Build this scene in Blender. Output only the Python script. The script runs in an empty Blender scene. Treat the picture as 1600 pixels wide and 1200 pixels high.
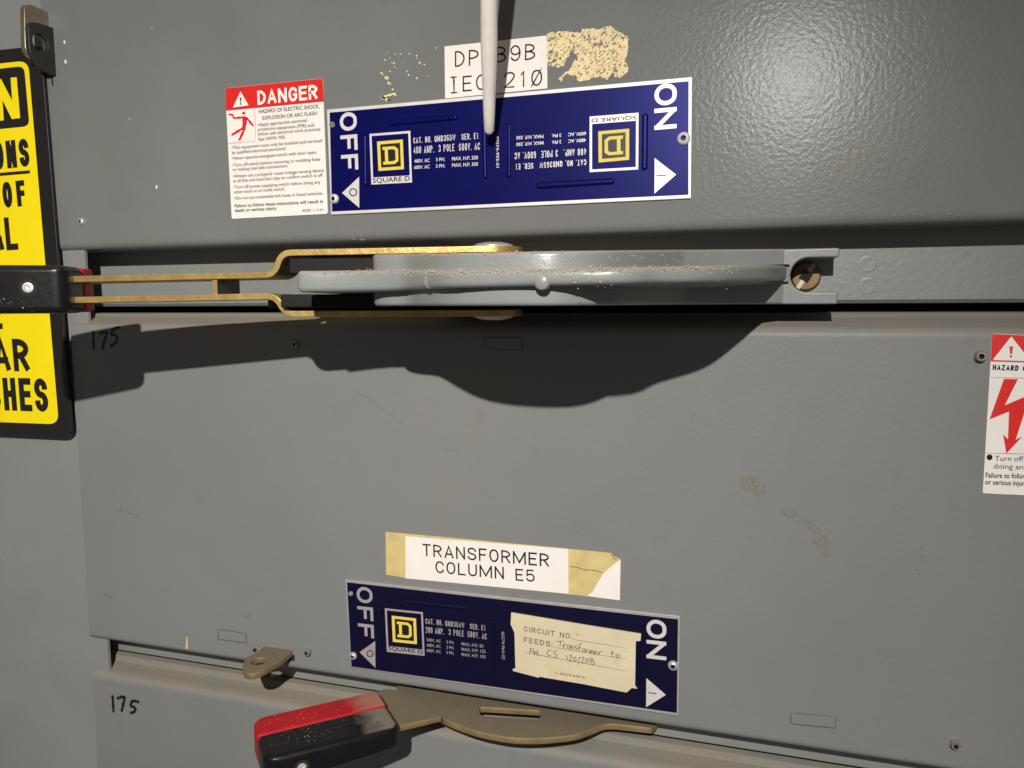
import bpy, bmesh, math, random
from mathutils import Vector, Matrix, noise
random.seed(7)
scene = bpy.context.scene
COL = scene.collection

# ------------------------------------------------------------------ camera
FPX, YAW, PITCH, ROLL = 1223.99, -0.304625, -0.103443, -0.005101
CX, D, CZ = 0.21015, 0.360398, -0.097372          # camera stands D in front of the door plane (y = 0)
_f = Vector((math.sin(YAW)*math.cos(PITCH), math.cos(YAW)*math.cos(PITCH), math.sin(PITCH)))
_r = Vector((math.cos(YAW), -math.sin(YAW), 0)); _u = _r.cross(_f)
_r, _u = math.cos(ROLL)*_r + math.sin(ROLL)*_u, -math.sin(ROLL)*_r + math.cos(ROLL)*_u
CAM = Vector((CX, -D, CZ))
cd = bpy.data.cameras.new('camera'); cam = bpy.data.objects.new('camera', cd); COL.objects.link(cam)
cd.sensor_width = 36; cd.lens = FPX/1600*36; cd.clip_start = 0.005; cd.clip_end = 50
m = Matrix((_r, _u, -_f)).transposed().to_4x4(); m.translation = CAM; cam.matrix_world = m
cd.dof.use_dof = False
scene.camera = cam

# ------------------------------------------------------------------ light
w = bpy.data.worlds.new('World'); scene.world = w; w.use_nodes = True
w.node_tree.nodes['Background'].inputs[0].default_value = (1.0, 0.92, 0.86, 1)
w.node_tree.nodes['Background'].inputs[1].default_value = 0.122
LPOS = Vector((0.247, -0.70, 0.176)); AIM = Vector((-0.60, 0, -0.90))
ld = bpy.data.lights.new('head_torch', 'SPOT'); lo = bpy.data.objects.new('head_torch', ld); COL.objects.link(lo)
lo.location = LPOS; lo.rotation_euler = (AIM-LPOS).to_track_quat('-Z', 'Y').to_euler()
ld.energy = 38; ld.color = (1.0, 0.965, 0.91); ld.shadow_soft_size = 0.0055
ld.spot_size = math.radians(140); ld.spot_blend = 1.0
vs = scene.view_settings
vs.view_transform = 'Standard'; vs.look = 'None'; vs.gamma = 1; vs.use_curve_mapping = False; vs.exposure = 0
scene.render.engine = 'CYCLES'

# ------------------------------------------------------------------ helpers
def P(px, py, h=0.0):
    """the point of the plane lying h in front of the doors that the photo shows at px, py"""
    d = ((px-800)*_r + (600-py)*_u)/FPX + _f
    return CAM + d*((-h - CAM.y)/d.y)
def PZ(px, py, z):
    d = ((px-800)*_r + (600-py)*_u)/FPX + _f
    return CAM + d*((z - CAM.z)/d.z)
def crop(x0, y0, s):
    return lambda x, y: (x0 + x/s, y0 + y/s)

WL = {}
def link(o, parent=None):
    COL.objects.link(o)
    if parent: o.parent = parent
def thing(name, label, cat, loc, group=None):
    o = bpy.data.objects.new(name, None); o.empty_display_size = .01; link(o)
    o.location = loc; WL[o.name] = Vector(loc); tag(o, label, cat, group); return o
def tag(o, label, cat, group=None):
    o['label'] = label; o['category'] = cat
    if group: o['group'] = group
    return o
def build(name, verts, faces, mats, parent=None, mi=None, bevel=0, smooth=35, seg=2):
    org = WL[parent.name] if parent else sum((Vector(v) for v in verts), Vector())/len(verts)
    me = bpy.data.meshes.new(name)
    me.from_pydata([tuple(Vector(v)-org) for v in verts], [], faces)
    bm = bmesh.new(); bm.from_mesh(me); bmesh.ops.recalc_face_normals(bm, faces=bm.faces); bm.to_mesh(me); bm.free()
    mats = mats if isinstance(mats, (list, tuple)) else [mats]
    for q in mats: me.materials.append(q)
    if mi:
        for p, i in zip(me.polygons, mi): p.material_index = i
    o = bpy.data.objects.new(name, me); link(o, parent)
    if not parent: o.location = org
    WL[o.name] = org
    if smooth:
        me.polygons.foreach_set('use_smooth', [True]*len(me.polygons)); me.set_sharp_from_angle(angle=math.radians(smooth))
    if bevel:
        b = o.modifiers.new('bevel', 'BEVEL'); b.width = bevel; b.segments = seg; b.limit_method = 'ANGLE'
        b.angle_limit = math.radians(28); b.harden_normals = True
        me.polygons.foreach_set('use_smooth', [True]*len(me.polygons))
    return o
def flat(name, verts, faces, mat, parent=None):
    """ink lying on a surface: all faces turned to the viewer side"""
    me_faces = []
    for f in faces:
        n = Vector()
        for i in range(len(f)): 
            a, b = Vector(verts[f[i]]), Vector(verts[f[(i+1) % len(f)]]); n += a.cross(b)
        me_faces.append(tuple(f) if n.y <= 0 else tuple(reversed(f)))
    org = WL[parent.name] if parent else sum((Vector(v) for v in verts), Vector())/len(verts)
    me = bpy.data.meshes.new(name); me.from_pydata([tuple(Vector(v)-org) for v in verts], [], me_faces)
    me.materials.append(mat); o = bpy.data.objects.new(name, me); link(o, parent)
    if not parent: o.location = org
    WL[o.name] = org
    return o
def prism(poly, fn, w0, w1):
    n = len(poly); v = [fn(a, b, w0) for a, b in poly] + [fn(a, b, w1) for a, b in poly]
    f = [tuple(range(n-1, -1, -1)), tuple(range(n, 2*n))] + [(i, (i+1) % n, n+(i+1) % n, n+i) for i in range(n)]
    return v, f
def joinm(parts):
    V, F = [], []
    for v, f in parts:
        o = len(V); V += list(v); F += [tuple(i+o for i in q) for q in f]
    return V, F
wall = lambda a, b, h: Vector((a, -h, b))            # 2D (x, z) standing on the doors, h outwards
plan = lambda a, b, z: Vector((a, -b, z))            # 2D (x, h) seen from above, z upwards
def box(x0, x1, z0, z1, h0, h1): return prism([(x0, z0), (x1, z0), (x1, z1), (x0, z1)], wall, h0, h1)
def px_poly(pts, h, th=None):
    """a polygon of photo points laid on the plane h (a slab of thickness th when given)"""
    q = [P(x, y, h) for x, y in pts]
    if th is None: return [tuple(v) for v in q], [tuple(range(len(q)))]
    q2 = [(v.x, v.z) for v in q]; return prism(q2, wall, h-th, h)
def rounded(pts, r, n=6):
    out = []; N = len(pts)
    r = r if isinstance(r, (list, tuple)) else [r]*N
    for i in range(N):
        p, a, b = Vector(pts[i]), Vector(pts[i-1]), Vector(pts[(i+1) % N])
        ri = r[i]
        if ri <= 0: out.append(tuple(p)); continue
        da, db = (a-p), (b-p); ri = min(ri, da.length*.49, db.length*.49)
        s, e = p+da.normalized()*ri, p+db.normalized()*ri
        for k in range(n+1):
            t = k/n; out.append(tuple((1-t)**2*s + 2*t*(1-t)*p + t*t*e))
    return out
def circ(cx, cy, r, n=24, a0=0, ry=None): return [(cx+r*math.cos(a0+2*math.pi*k/n), cy+(ry or r)*math.sin(a0+2*math.pi*k/n)) for k in range(n)]
def holed(outlines, fn, w0, w1, bev=0.0):
    """plate with holes: outlines in 2D, first the rim then the holes"""
    cu = bpy.data.curves.new('tmp', 'CURVE'); cu.dimensions = '2D'; cu.fill_mode = 'BOTH'
    S = 100.0
    for ol in outlines:
        sp = cu.splines.new('POLY'); sp.points.add(len(ol)-1); sp.use_cyclic_u = True
        for pt, (a, b) in zip(sp.points, ol): pt.co = (a*S, b*S, 0, 1)
    cu.extrude = (abs(w1-w0)/2 - bev)*S
    if bev: cu.bevel_depth = bev*S; cu.bevel_resolution = 1; cu.offset = -bev*S
    ob = bpy.data.objects.new('tmp', cu); me = bpy.data.meshes.new_from_object(ob)
    v = [fn(q.co.x/S, q.co.y/S, (w0+w1)/2 + q.co.z/S) for q in me.vertices]; f = [tuple(p.vertices) for p in me.polygons]
    bpy.data.objects.remove(ob); bpy.data.curves.remove(cu); bpy.data.meshes.remove(me)
    return v, f
def lathe(x, z, prof, n=24, h0=0.0):
    """prof: (radius, height) pairs turned about the axis that points out of the door at x, z"""
    V, F = [], []
    for r, h in prof:
        for k in range(n):
            a = 2*math.pi*k/n; V.append((x+r*math.cos(a), -(h0+h), z+r*math.sin(a)))
    for i in range(len(prof)-1):
        for k in range(n):
            F.append((i*n+k, i*n+(k+1) % n, (i+1)*n+(k+1) % n, (i+1)*n+k))
    F.append(tuple((len(prof)-1)*n+k for k in range(n)))
    return V, F

_tc = {}
def tmesh(s, bold):
    k = (s, bold)
    if k not in _tc:
        cu = bpy.data.curves.new('tmp', 'FONT'); cu.body = s; cu.size = 1; cu.offset = bold; cu.resolution_u = 4
        ob = bpy.data.objects.new('tmp', cu); me = bpy.data.meshes.new_from_object(ob)
        _tc[k] = ([(v.co.x, v.co.y) for v in me.vertices], [tuple(p.vertices) for p in me.polygons])
        bpy.data.objects.remove(ob); bpy.data.curves.remove(cu); bpy.data.meshes.remove(me)
    return _tc[k]
_hv = tmesh('H', 0)[0]; CAPH = max(v[1] for v in _hv)
def text(s, p0, p1, cap, h, bold=0.0, squash=None):
    """one line of lettering: baseline from photo point p0 to p1, capitals cap photo pixels tall, on plane h"""
    v, f = tmesh(s, bold)
    x0, x1 = min(a for a, b in v), max(a for a, b in v)
    A, B = P(*p0, h), P(*p1, h); ex = B-A
    dx, dy = p1[0]-p0[0], p1[1]-p0[1]; L = math.hypot(dx, dy)
    up = (dy/L, -dx/L)
    ey = P(p0[0]+up[0]*cap, p0[1]+up[1]*cap, h) - A
    n = ex.normalized(); e2 = Vector((-n.z, 0, n.x)); ey = e2*ey.length*(1 if e2.dot(ey) > 0 else -1)
    return [tuple(A + ex*((a-x0)/(x1-x0)) + ey*(b/CAPH)) for a, b in v], f
G = {'A': [[(0,0),(.5,1),(1,0)],[(.17,.3),(.83,.3)]], 'B': [[(0,.53),(.93,.53,.5),(.93,1,.5),(0,1),(0,0),(1,0,.5),(1,.53,.5),(0,.53)]],
 'C': [[(1,.70),(1,1,.5),(0,1,.5),(0,0,.5),(1,0,.5),(1,.30)]], 'D': [[(0,0),(0,1),(1,1,.5),(1,0,.5),(0,0)]], 'E': [[(1,1),(0,1),(0,0),(1,0)],[(0,.52),(.88,.52)]],
 'F': [[(1,1),(0,1),(0,0)],[(0,.5),(.86,.5)]], 'G': [[(1,.72),(1,1,.5),(0,1,.5),(0,0,.5),(1,0,.5),(1,.46),(.55,.46)]], 'H': [[(0,0),(0,1)],[(1,0),(1,1)],[(0,.52),(1,.52)]], 'I': [[(.5,0),(.5,1)]],
 'L': [[(0,1),(0,0),(1,0)]], 'M': [[(0,0),(0,1)],[(0,1),(.5,.1),(1,1)],[(1,1),(1,0)]], 'N': [[(0,0),(0,1)],[(0,1),(1,0)],[(1,0),(1,1)]], 'O': [[(.5,1),(1,1,.5),(1,0,.5),(0,0,.5),(0,1,.5),(.5,1)]],
 'P': [[(0,0),(0,1),(1,1,.5),(1,.46,.5),(0,.46)]], 'Q': [[(.5,1),(1,1,.5),(1,0,.5),(0,0,.5),(0,1,.5),(.5,1)],[(.6,.25),(1,-.06)]], 'R': [[(0,0),(0,1),(1,1,.5),(1,.48,.5),(.15,.48)],[(.5,.46),(1,0)]],
 'S': [[(1,.73),(1,1,.5),(0,1,.5),(0,.52,.5),(1,.50,.5),(1,0,.5),(0,0,.5),(0,.27)]], 'T': [[(0,1),(1,1)],[(.5,1),(.5,0)]], 'U': [[(0,1),(0,0,.5),(1,0,.5),(1,1)]], 'V': [[(0,1),(.5,0),(1,1)]],
 'W': [[(0,1),(.25,0),(.5,.9),(.75,0),(1,1)]], 'X': [[(0,0),(1,1)],[(0,1),(1,0)]], 'Z': [[(0,1),(1,1),(0,0),(1,0)]],
 '0': [[(.5,1),(1,1,.5),(1,0,.5),(0,0,.5),(0,1,.5),(.5,1)]], '1': [[(.2,.80),(.6,1),(.6,0)]], '2': [[(0,.72),(0,1,.5),(1,1,.5),(1,.56,.45),(0,0),(1,0)]],
 '3': [[(0,.75),(0,1,.5),(.96,1,.5),(.96,.53,.5),(.4,.53)],[(.4,.53),(1,.53,.5),(1,0,.5),(0,0,.5),(0,.25)]], '4': [[(.74,0),(.74,1),(0,.27),(1,.27)]],
 '5': [[(.95,1),(.10,1),(.04,.50),(.2,.63,.4),(1,.63,.5),(1,0,.5),(0,0,.5),(0,.24)]], '6': [[(.92,.84),(.92,1,.5),(0,1,.5),(0,.5),(0,0,.5),(1,0,.5),(1,.55,.5),(0,.55,.5),(0,.3)]],
 '7': [[(0,1),(1,1),(.35,0)]], '8': [[(.5,.53),(.95,.53,.5),(.95,1,.5),(.05,1,.5),(.05,.53,.5),(.5,.53)],[(.5,.53),(1,.53,.5),(1,0,.5),(0,0,.5),(0,.53,.5),(.5,.53)]],
 '9': [[(.04,.24),(.04,0,.5),(1,0,.5),(1,1,.5),(0,1,.5),(0,.40,.5),(1,.40,.5),(1,.7)]], '.': [[(.5,0),(.5,.03)]], '-': [[(0,.42),(1,.42)]], ':': [[(.5,0),(.5,.03)],[(.5,.52),(.5,.55)]], '/': [[(0,0),(1,1)]]}
GW = {'I': .0, '.': .0, ':': .0, '1': .6, 'M': 1.5, 'W': 1.65, ' ': .45, '-': .6, '/': .5, 'A': 1.08, 'V': 1.05, 'N': 1.04, 'O': 1.06, 'Q': 1.06, 'E': .9, 'F': .86, 'L': .86, 'T': .98}
def letters(s, p0, p1, cap, wpx, h, gap=.42, slab=False):
    """plain sign lettering drawn with strokes wpx photo pixels wide"""
    A, B = P(*p0, h), P(*p1, h); ex = B-A; L = ex.length; n = ex.normalized(); up = Vector((-n.z, 0, n.x))
    dx, dy = p1[0]-p0[0], p1[1]-p0[1]; l = math.hypot(dx, dy); un = (dy/l, -dx/l)
    H = (P(p0[0]+un[0]*cap, p0[1]+un[1]*cap, h)-A).length; sw = H*wpx/cap
    wd = [GW.get(c, 1.0) for c in s]; tot = sum(wd); ng = len(s)-1
    # widths of the letter skeletons share what the stroke widths and gaps leave over
    unit = (L - sw*len(s)) / (tot + gap*ng) if tot + gap*ng else 0
    x = 0; V, F = [], []; lift = 0
    for c, w_ in zip(s, wd):
        for path in G.get(c, []):
            pts = []
            for i, q in enumerate(path):
                p = Vector(q[:2])
                if len(q) == 3:
                    a, b = Vector(path[i-1][:2]), Vector(path[i+1][:2])
                    fa = q[2] if len(path[i-1]) == 3 else min(1.0, q[2]*1.6) if abs((a-p).y) < 1e-6 or abs((a-p).x) < 1e-6 else q[2]
                    fb = q[2] if len(path[i+1]) == 3 else min(1.0, q[2]*1.6) if abs((b-p).y) < 1e-6 or abs((b-p).x) < 1e-6 else q[2]
                    if abs((a-p).y) > 1e-6 and len(path[i-1]) == 2: fa = min(1.0, .32/max(.01, abs((a-p).y)))
                    if abs((b-p).y) > 1e-6 and len(path[i+1]) == 2: fb = min(1.0, .32/max(.01, abs((b-p).y)))
                    e1, e2 = (a-p)*fa, (b-p)*fb
                    for k in range(7):
                        t = math.pi/2*k/6; pts.append(p+e1*(1-math.sin(t))+e2*(1-math.cos(t)))
                else: pts.append(p)
            Q = []
            for p in pts:
                v = Vector((x+sw/2+p.x*unit*w_, sw/2+p.y*(H-sw)))
                if not Q or (v-Q[-1]).length > 1e-7: Q.append(v)
            closed = (Q[0]-Q[-1]).length < 1e-6 and len(Q) > 3
            # open ends run half a stroke on, so that they meet the letter's box
            if not closed and len(Q) > 1:
                for ia, ib in ((0, 1), (-1, -2)):
                    dd = (Q[ia]-Q[ib]).normalized(); diag = min(abs(dd.x), abs(dd.y)) > .05
                    Q[ia] = Q[ia]+dd*sw*(.1 if c in 'CGS23569' or (diag and c in 'NM') else .5 if not diag else .35)
            o = len(V); lift += 1; N = len(Q)
            for i, p in enumerate(Q):
                d0 = (Q[i]-Q[i-1]).normalized() if i else ((Q[-1]-Q[-2]).normalized() if closed else (Q[1]-Q[0]).normalized())
                d1 = (Q[i+1]-Q[i]).normalized() if i < N-1 else ((Q[1]-Q[0]).normalized() if closed else d0)
                t = (d0+d1); t = t.normalized() if t.length > .2 else d0
                nn = Vector((-t.y, t.x)); k = min(1.9, 1/max(.3, abs(nn.dot(Vector((-d0.y, d0.x))))))
                for sg in (1, -1):
                    r = p+nn*sw/2*k*sg; wv = A+n*r.x+up*r.y; V.append((wv.x, wv.y-lift*1.2e-5, wv.z))
            F += [(o+2*i, o+2*i+1, o+2*i+3, o+2*i+2) for i in range(N-1)]
        x += w_*unit + sw + gap*unit
    return V, F
def strokes(paths, h, wpx):
    """hand-drawn strokes through photo points, flat on plane h"""
    out = []
    for path in paths:
        pts = [P(*q, h) for q in path]
        # smooth the path
        sm = []
        for i in range(len(pts)-1):
            p0 = pts[max(i-1, 0)]; p1 = pts[i]; p2 = pts[i+1]; p3 = pts[min(i+2, len(pts)-1)]
            for k in range(4):
                t = k/4; sm.append(.5*((2*p1)+(p2-p0)*t+(2*p0-5*p1+4*p2-p3)*t*t+(3*p1-p0-3*p2+p3)*t**3))
        sm.append(pts[-1])
        wd = (P(path[0][0]+wpx, path[0][1], h)-P(*path[0], h)).length/2
        V, F = [], []
        for i, p in enumerate(sm):
            t = (sm[min(i+1, len(sm)-1)]-sm[max(i-1, 0)])
            if t.length < 1e-9: t = Vector((1, 0, 0))
            t.normalize(); n = Vector((-t.z, 0, t.x))
            e = .55 if i in (0, len(sm)-1) else (1+.18*math.sin(i*1.7))
            V += [tuple(p+n*wd*e), tuple(p-n*wd*e)]
        F = [(2*i, 2*i+1, 2*i+3, 2*i+2) for i in range(len(sm)-1)]
        out.append((V, F))
    return joinm(out)

# ------------------------------------------------------------------ materials
def mat(name, col, rough=.5, metal=0.0, var=0.0, vscale=60, bump=0.0, bscale=400, bdist=.0004, dust=0.0, spec=.5, rvar=0.0,
        stain=None, dustcol=(.255, .215, .155), sub=0.0, coat=0.0, aniso=None, sparse=0.0, film=None, patchy=False):
    mt = bpy.data.materials.new(name); mt.use_nodes = True; N = mt.node_tree.nodes; L = mt.node_tree.links
    b = N['Principled BSDF']; b.inputs['Roughness'].default_value = rough; b.inputs['Metallic'].default_value = metal
    b.inputs['Specular IOR Level'].default_value = spec
    if coat: b.inputs['Coat Weight'].default_value = coat; b.inputs['Coat Roughness'].default_value = .25
    if sub: b.inputs['Subsurface Weight'].default_value = sub; b.inputs['Subsurface Radius'].default_value = (.003, .0028, .0025)
    tc = N.new('ShaderNodeTexCoord'); src = tc.outputs['Object']
    if aniso:
        mp = N.new('ShaderNodeMapping'); mp.inputs['Scale'].default_value = aniso; L.new(src, mp.inputs[0]); src = mp.outputs[0]
    def nz(sc, det=4, rg=.55):
        n = N.new('ShaderNodeTexNoise'); n.inputs['Scale'].default_value = sc; n.inputs['Detail'].default_value = det
        n.inputs['Roughness'].default_value = rg; L.new(src, n.inputs['Vector']); return n.outputs['Fac']
    def ramp(fac, a, bb, ca=0.0, cb=1.0):
        r = N.new('ShaderNodeMapRange'); r.inputs['From Min'].default_value = a; r.inputs['From Max'].default_value = bb
        r.inputs['To Min'].default_value = ca; r.inputs['To Max'].default_value = cb; L.new(fac, r.inputs['Value']); return r.outputs[0]
    def mix(fac, a, bb):
        x = N.new('ShaderNodeMix'); x.data_type = 'RGBA'
        if isinstance(fac, float): x.inputs['Factor'].default_value = fac
        else: L.new(fac, x.inputs['Factor'])
        for s, v in ((6, a), (7, bb)):
            if isinstance(v, tuple): x.inputs[s].default_value = (*v, 1)
            else: L.new(v, x.inputs[s])
        return x.outputs[2]
    c = tuple(col); last = c
    if var:
        last = mix(ramp(nz(vscale), .3, .7), tuple(x*(1-var) for x in c), tuple(min(1, x*(1+var)) for x in c))
        last = mix(ramp(nz(vscale*9, 2), .62, .75, 0, .35), last, tuple(x*(1-2*var) for x in c))
    if stain:
        scol, amt, ssc = stain
        last = mix(ramp(nz(ssc, 6, .65), .56, .78, 0, amt), last, scol)
    if sparse:                                            # tiny dark pits and pale specks
        last = mix(ramp(nz(900, 1), .74, .78, 0, sparse), last, tuple(x*.35 for x in c))
    rg = None
    if dust:
        g = N.new('ShaderNodeNewGeometry'); sx = N.new('ShaderNodeSeparateXYZ'); L.new(g.outputs['Normal'], sx.inputs[0])
        up = ramp(sx.outputs['Z'], .22, .8); k = ramp(nz(140, 5, .7), .25, .6, .55, 1.0)
        mu = N.new('ShaderNodeMath'); mu.operation = 'MULTIPLY'; L.new(up, mu.inputs[0]); L.new(k, mu.inputs[1])
        mu2 = N.new('ShaderNodeMath'); mu2.operation = 'MULTIPLY'; L.new(mu.outputs[0], mu2.inputs[0]); mu2.inputs[1].default_value = dust
        if patchy:
            mu3 = N.new('ShaderNodeMath'); mu3.operation = 'MULTIPLY'; L.new(mu2.outputs[0], mu3.inputs[0]); L.new(ramp(nz(17, 4, .6), .40, .56, .35, 1.0), mu3.inputs[1]); mu2 = mu3
        last = mix(mu2.outputs[0], last, dustcol); rg = ramp(mu2.outputs[0], 0, 1, rough, .95)
        L.new(rg, b.inputs['Roughness'])
    if film:                                              # a film of settled dust that thins out along one direction
        (ox, oy, oz), (fx, fy, fz), fa, fb, fcol = film
        vm = N.new('ShaderNodeVectorMath'); vm.operation = 'SUBTRACT'; L.new(tc.outputs['Object'], vm.inputs[0]); vm.inputs[1].default_value = (ox, oy, oz)
        dt = N.new('ShaderNodeVectorMath'); dt.operation = 'DOT_PRODUCT'; L.new(vm.outputs[0], dt.inputs[0]); dt.inputs[1].default_value = (fx, fy, fz)
        ad = N.new('ShaderNodeMath'); ad.operation = 'ADD'; L.new(dt.outputs['Value'], ad.inputs[0]); L.new(ramp(nz(90, 4, .6), .3, .7, -.0035, .0035), ad.inputs[1])
        g2 = N.new('ShaderNodeNewGeometry'); s2 = N.new('ShaderNodeSeparateXYZ'); L.new(g2.outputs['Normal'], s2.inputs[0])
        pm = N.new('ShaderNodeMath'); pm.operation = 'MULTIPLY'; L.new(ramp(ad.outputs[0], fa, fb, .92, 0), pm.inputs[0]); L.new(ramp(s2.outputs['Z'], .75, .97), pm.inputs[1])
        last = mix(pm.outputs[0], last, fcol); L.new(ramp(pm.outputs[0], 0, 1, rough, .95), b.inputs['Roughness'])
    elif rvar and not dust:
        L.new(ramp(nz(vscale*2), .3, .7, rough-rvar, rough+rvar), b.inputs['Roughness'])
    if isinstance(last, tuple): b.inputs['Base Color'].default_value = (*last, 1)
    else: L.new(last, b.inputs['Base Color'])
    if bump:
        bp = N.new('ShaderNodeBump'); bp.inputs['Strength'].default_value = bump; bp.inputs['Distance'].default_value = bdist
        L.new(nz(bscale, 3, .5), bp.inputs['Height']); L.new(bp.outputs[0], b.inputs['Normal'])
    return mt

M = {}
M['door_up'] = mat('grey_enamel_glossy', (.178, .186, .178), .24, var=.07, vscale=14, bump=.55, bscale=520, bdist=.00022, dust=.6, spec=.095, stain=((.20, .18, .14), .3, 11), sparse=.25)
M['door_mid'] = mat('grey_enamel_dull', (.205, .210, .206), .48, var=.06, vscale=9, bump=.42, bscale=420, bdist=.0003, dust=.9, spec=.3, patchy=True, stain=((.215, .19, .145), .42, 9), sparse=.25)
M['frame'] = mat('grey_frame_enamel', (.24, .245, .24), .5, var=.06, vscale=16, bump=.3, bscale=420, bdist=.0003, dust=.8, stain=((.23, .20, .15), .3, 12))
M['strip'] = mat('grey_strip_enamel', (.235, .245, .235), .4, var=.05, vscale=20, bump=.4, bscale=420, bdist=.0003, dust=.6)
M['cast'] = mat('grey_cast_enamel', (.225, .24, .235), .32, var=.05, vscale=40, bump=.28, bscale=260, bdist=.0004, dust=.95, dustcol=(.34, .28, .20), sparse=.3)
M['void'] = mat('dark_gap', (.012, .011, .010), .9)
M['gold'] = mat('yellow_zinc_plated_steel', (.50, .345, .115), .36, .65, var=.22, vscale=150, bump=.35, bscale=700, bdist=.0003, dust=.5, dustcol=(.42, .33, .20))
M['golddusty'] = mat('dusty_zinc_plated_steel', (.30, .215, .095), .5, .45, var=.25, vscale=90, bump=.3, bscale=600, bdist=.0003, dust=.95, dustcol=(.215, .185, .135), stain=((.13, .11, .08), .5, 70))
M['brass'] = mat('brass_screw_metal', (.17, .112, .052), .45, .5, var=.15, vscale=200)
M['steel'] = mat('bright_steel', (.60, .57, .52), .38, .45, var=.1, vscale=200)
M['screwmetal'] = mat('dull_screw_metal', (.34, .315, .26), .35, .5, var=.15, vscale=200)
M['nickel'] = mat('bronzed_nickel', (.36, .31, .22), .35, .8, var=.15, vscale=150)
M['darksteel'] = mat('dark_coated_steel', (.026, .025, .023), .5, .1, var=.15, vscale=120, bump=.2, bscale=500)
M['black'] = mat('black_plastic', (.007, .007, .0075), .3, var=.15, vscale=100, bump=.15, bscale=500, dust=.06, spec=.25)
_t = math.radians(43.5); _flm = ((.0284-.1, -.0112-.02, 0), (-math.cos(_t), -math.sin(_t), 0), .010, .020)
M['blackdust'] = mat('black_plastic_dusty', (.007, .007, .0075), .34, var=.15, vscale=100, bump=.15, bscale=500, spec=.25, film=(*_flm, (.20, .175, .135)))
M['reddust'] = mat('red_plastic_dusty', (.40, .008, .013), .45, var=.12, vscale=90, spec=.25, film=(*_flm, (.36, .17, .12)))
M['goldshade'] = mat('shaded_gold_steel', (.040, .038, .026), .5, .2, var=.2, vscale=200)  # shade from the rib and upper arm, put into the cross plate's colour
M['red'] = mat('red_plastic', (.40, .010, .016), .45, var=.12, vscale=90, spec=.25)
M['rubber'] = mat('black_rubber', (.010, .0095, .009), .6, spec=.2)
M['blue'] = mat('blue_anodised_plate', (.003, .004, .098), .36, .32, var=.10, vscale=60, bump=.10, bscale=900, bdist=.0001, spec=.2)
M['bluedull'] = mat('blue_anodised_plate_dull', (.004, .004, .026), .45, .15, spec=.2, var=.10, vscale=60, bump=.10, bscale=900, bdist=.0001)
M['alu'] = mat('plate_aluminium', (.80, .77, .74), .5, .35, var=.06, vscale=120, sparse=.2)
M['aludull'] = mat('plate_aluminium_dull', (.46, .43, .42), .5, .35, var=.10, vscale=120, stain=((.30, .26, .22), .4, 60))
M['inkdark'] = mat('dark_blue_ink', (.012, .013, .03), .5)
M['black_ink'] = mat('black_ink', (.008, .008, .008), .6, spec=.2)
M['marker'] = mat('marker_ink', (.010, .009, .010), .45)
M['pencil'] = mat('pencil_line', (.16, .13, .09), .6, var=.3, vscale=600)
M['brown_ink'] = mat('printed_brown_ink', (.15, .12, .08), .7)
M['yellowlogo'] = mat('yellow_enamel_logo', (.78, .60, .09), .45)
M['logoblack'] = mat('black_logo_ground', (.012, .012, .012), .4)
M['white'] = mat('white_sticker_vinyl', (.87, .835, .78), .42, var=.03, vscale=30, stain=((.55, .49, .40), .3, 45))
M['labelwhite'] = mat('white_label_tape', (.86, .82, .765), .45, var=.03, vscale=40, stain=((.6, .54, .44), .35, 60), sparse=.25)
M['redink'] = mat('red_sticker_ink', (.72, .018, .014), .42, var=.04, vscale=60)
M['yellowtape'] = mat('aged_yellow_tape', (.64, .51, .22), .55, var=.12, vscale=90, stain=((.45, .32, .12), .5, 60), sparse=.5)
M['glue'] = mat('dried_glue', (.84, .67, .36), .6, var=.12, vscale=200, bump=.4, bscale=900)
M['card'] = mat('aged_cream_card', (.66, .57, .38), .7, var=.07, vscale=60, stain=((.42, .27, .10), .55, 38))
M['signyellow'] = mat('yellow_sign_vinyl', (.96, .76, .004), .42, var=.03, vscale=40, bump=.06, bscale=300)
M['signblack'] = mat('black_sign_vinyl', (.014, .012, .012), .38, var=.1, vscale=60)
M['rod'] = mat('white_nylon', (.90, .865, .80), .38, var=.05, vscale=60, sub=.15, stain=((.45, .38, .28), .25, 120))
M['chip'] = mat('bare_chip', (.75, .74, .70), .4)
M['speck'] = mat('pale_dust_speck', (.50, .44, .35), .8)
M['groove'] = mat('groove_dark', (.075, .07, .06), .8)
M['stain'] = mat('brown_stain', (.188, .17, .125), .6, var=.12, vscale=300)

def shape(name, vf, mats, parent=None, **k): return build(name, vf[0], vf[1], mats, parent, **k)
def ink(name, vfs, mt, parent): 
    v, f = joinm(vfs); return flat(name, v, f, mt, parent)

# ------------------------------------------------------------------ cabinet and doors
cab = thing('switchgear_cabinet', 'grey painted steel cabinet frame behind the three switch doors', 'cabinet', (0, .03, -.2))
shape('left_stile', prism([(-.46, -.62), (-.164, -.62), (-.162, .30), (-.46, .30)], wall, -.0048, -.003), M['frame'], cab)
shape('back_panel', box(-.30, .50, -.62, .30, -.075, -.070), M['void'], cab)
shape('mounting_strip', prism([(.027, -.02), (.027, -.0968), (.0285, -.0984), (.033, -.0988), (.045, -.0988), (.045, -.02)],
      lambda t, z, x: Vector((x, t, z)), -.26, .5), M['strip'], cab, smooth=40)
shape('mounting_strip', prism([(.020, -.26), (.020, -.3152), (.0215, -.3163), (.045, -.3163), (.045, -.26)],
      lambda t, z, x: Vector((x, t, z)), -.26, .5), M['strip'], cab, smooth=40)
# round spot-weld dimples left on the strip
for px, py in ((1356, 413), (1356, 447)):
    c = P(px, py, -.027)
    shape('weld_mark', lathe(c.x, c.z, [(.0044, -.0002), (.0038, .00003), (.0030, .00004), (.0026, 0.000005), (.0004, 0.00002)], 24, -.027), M['strip'], cab)

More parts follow.
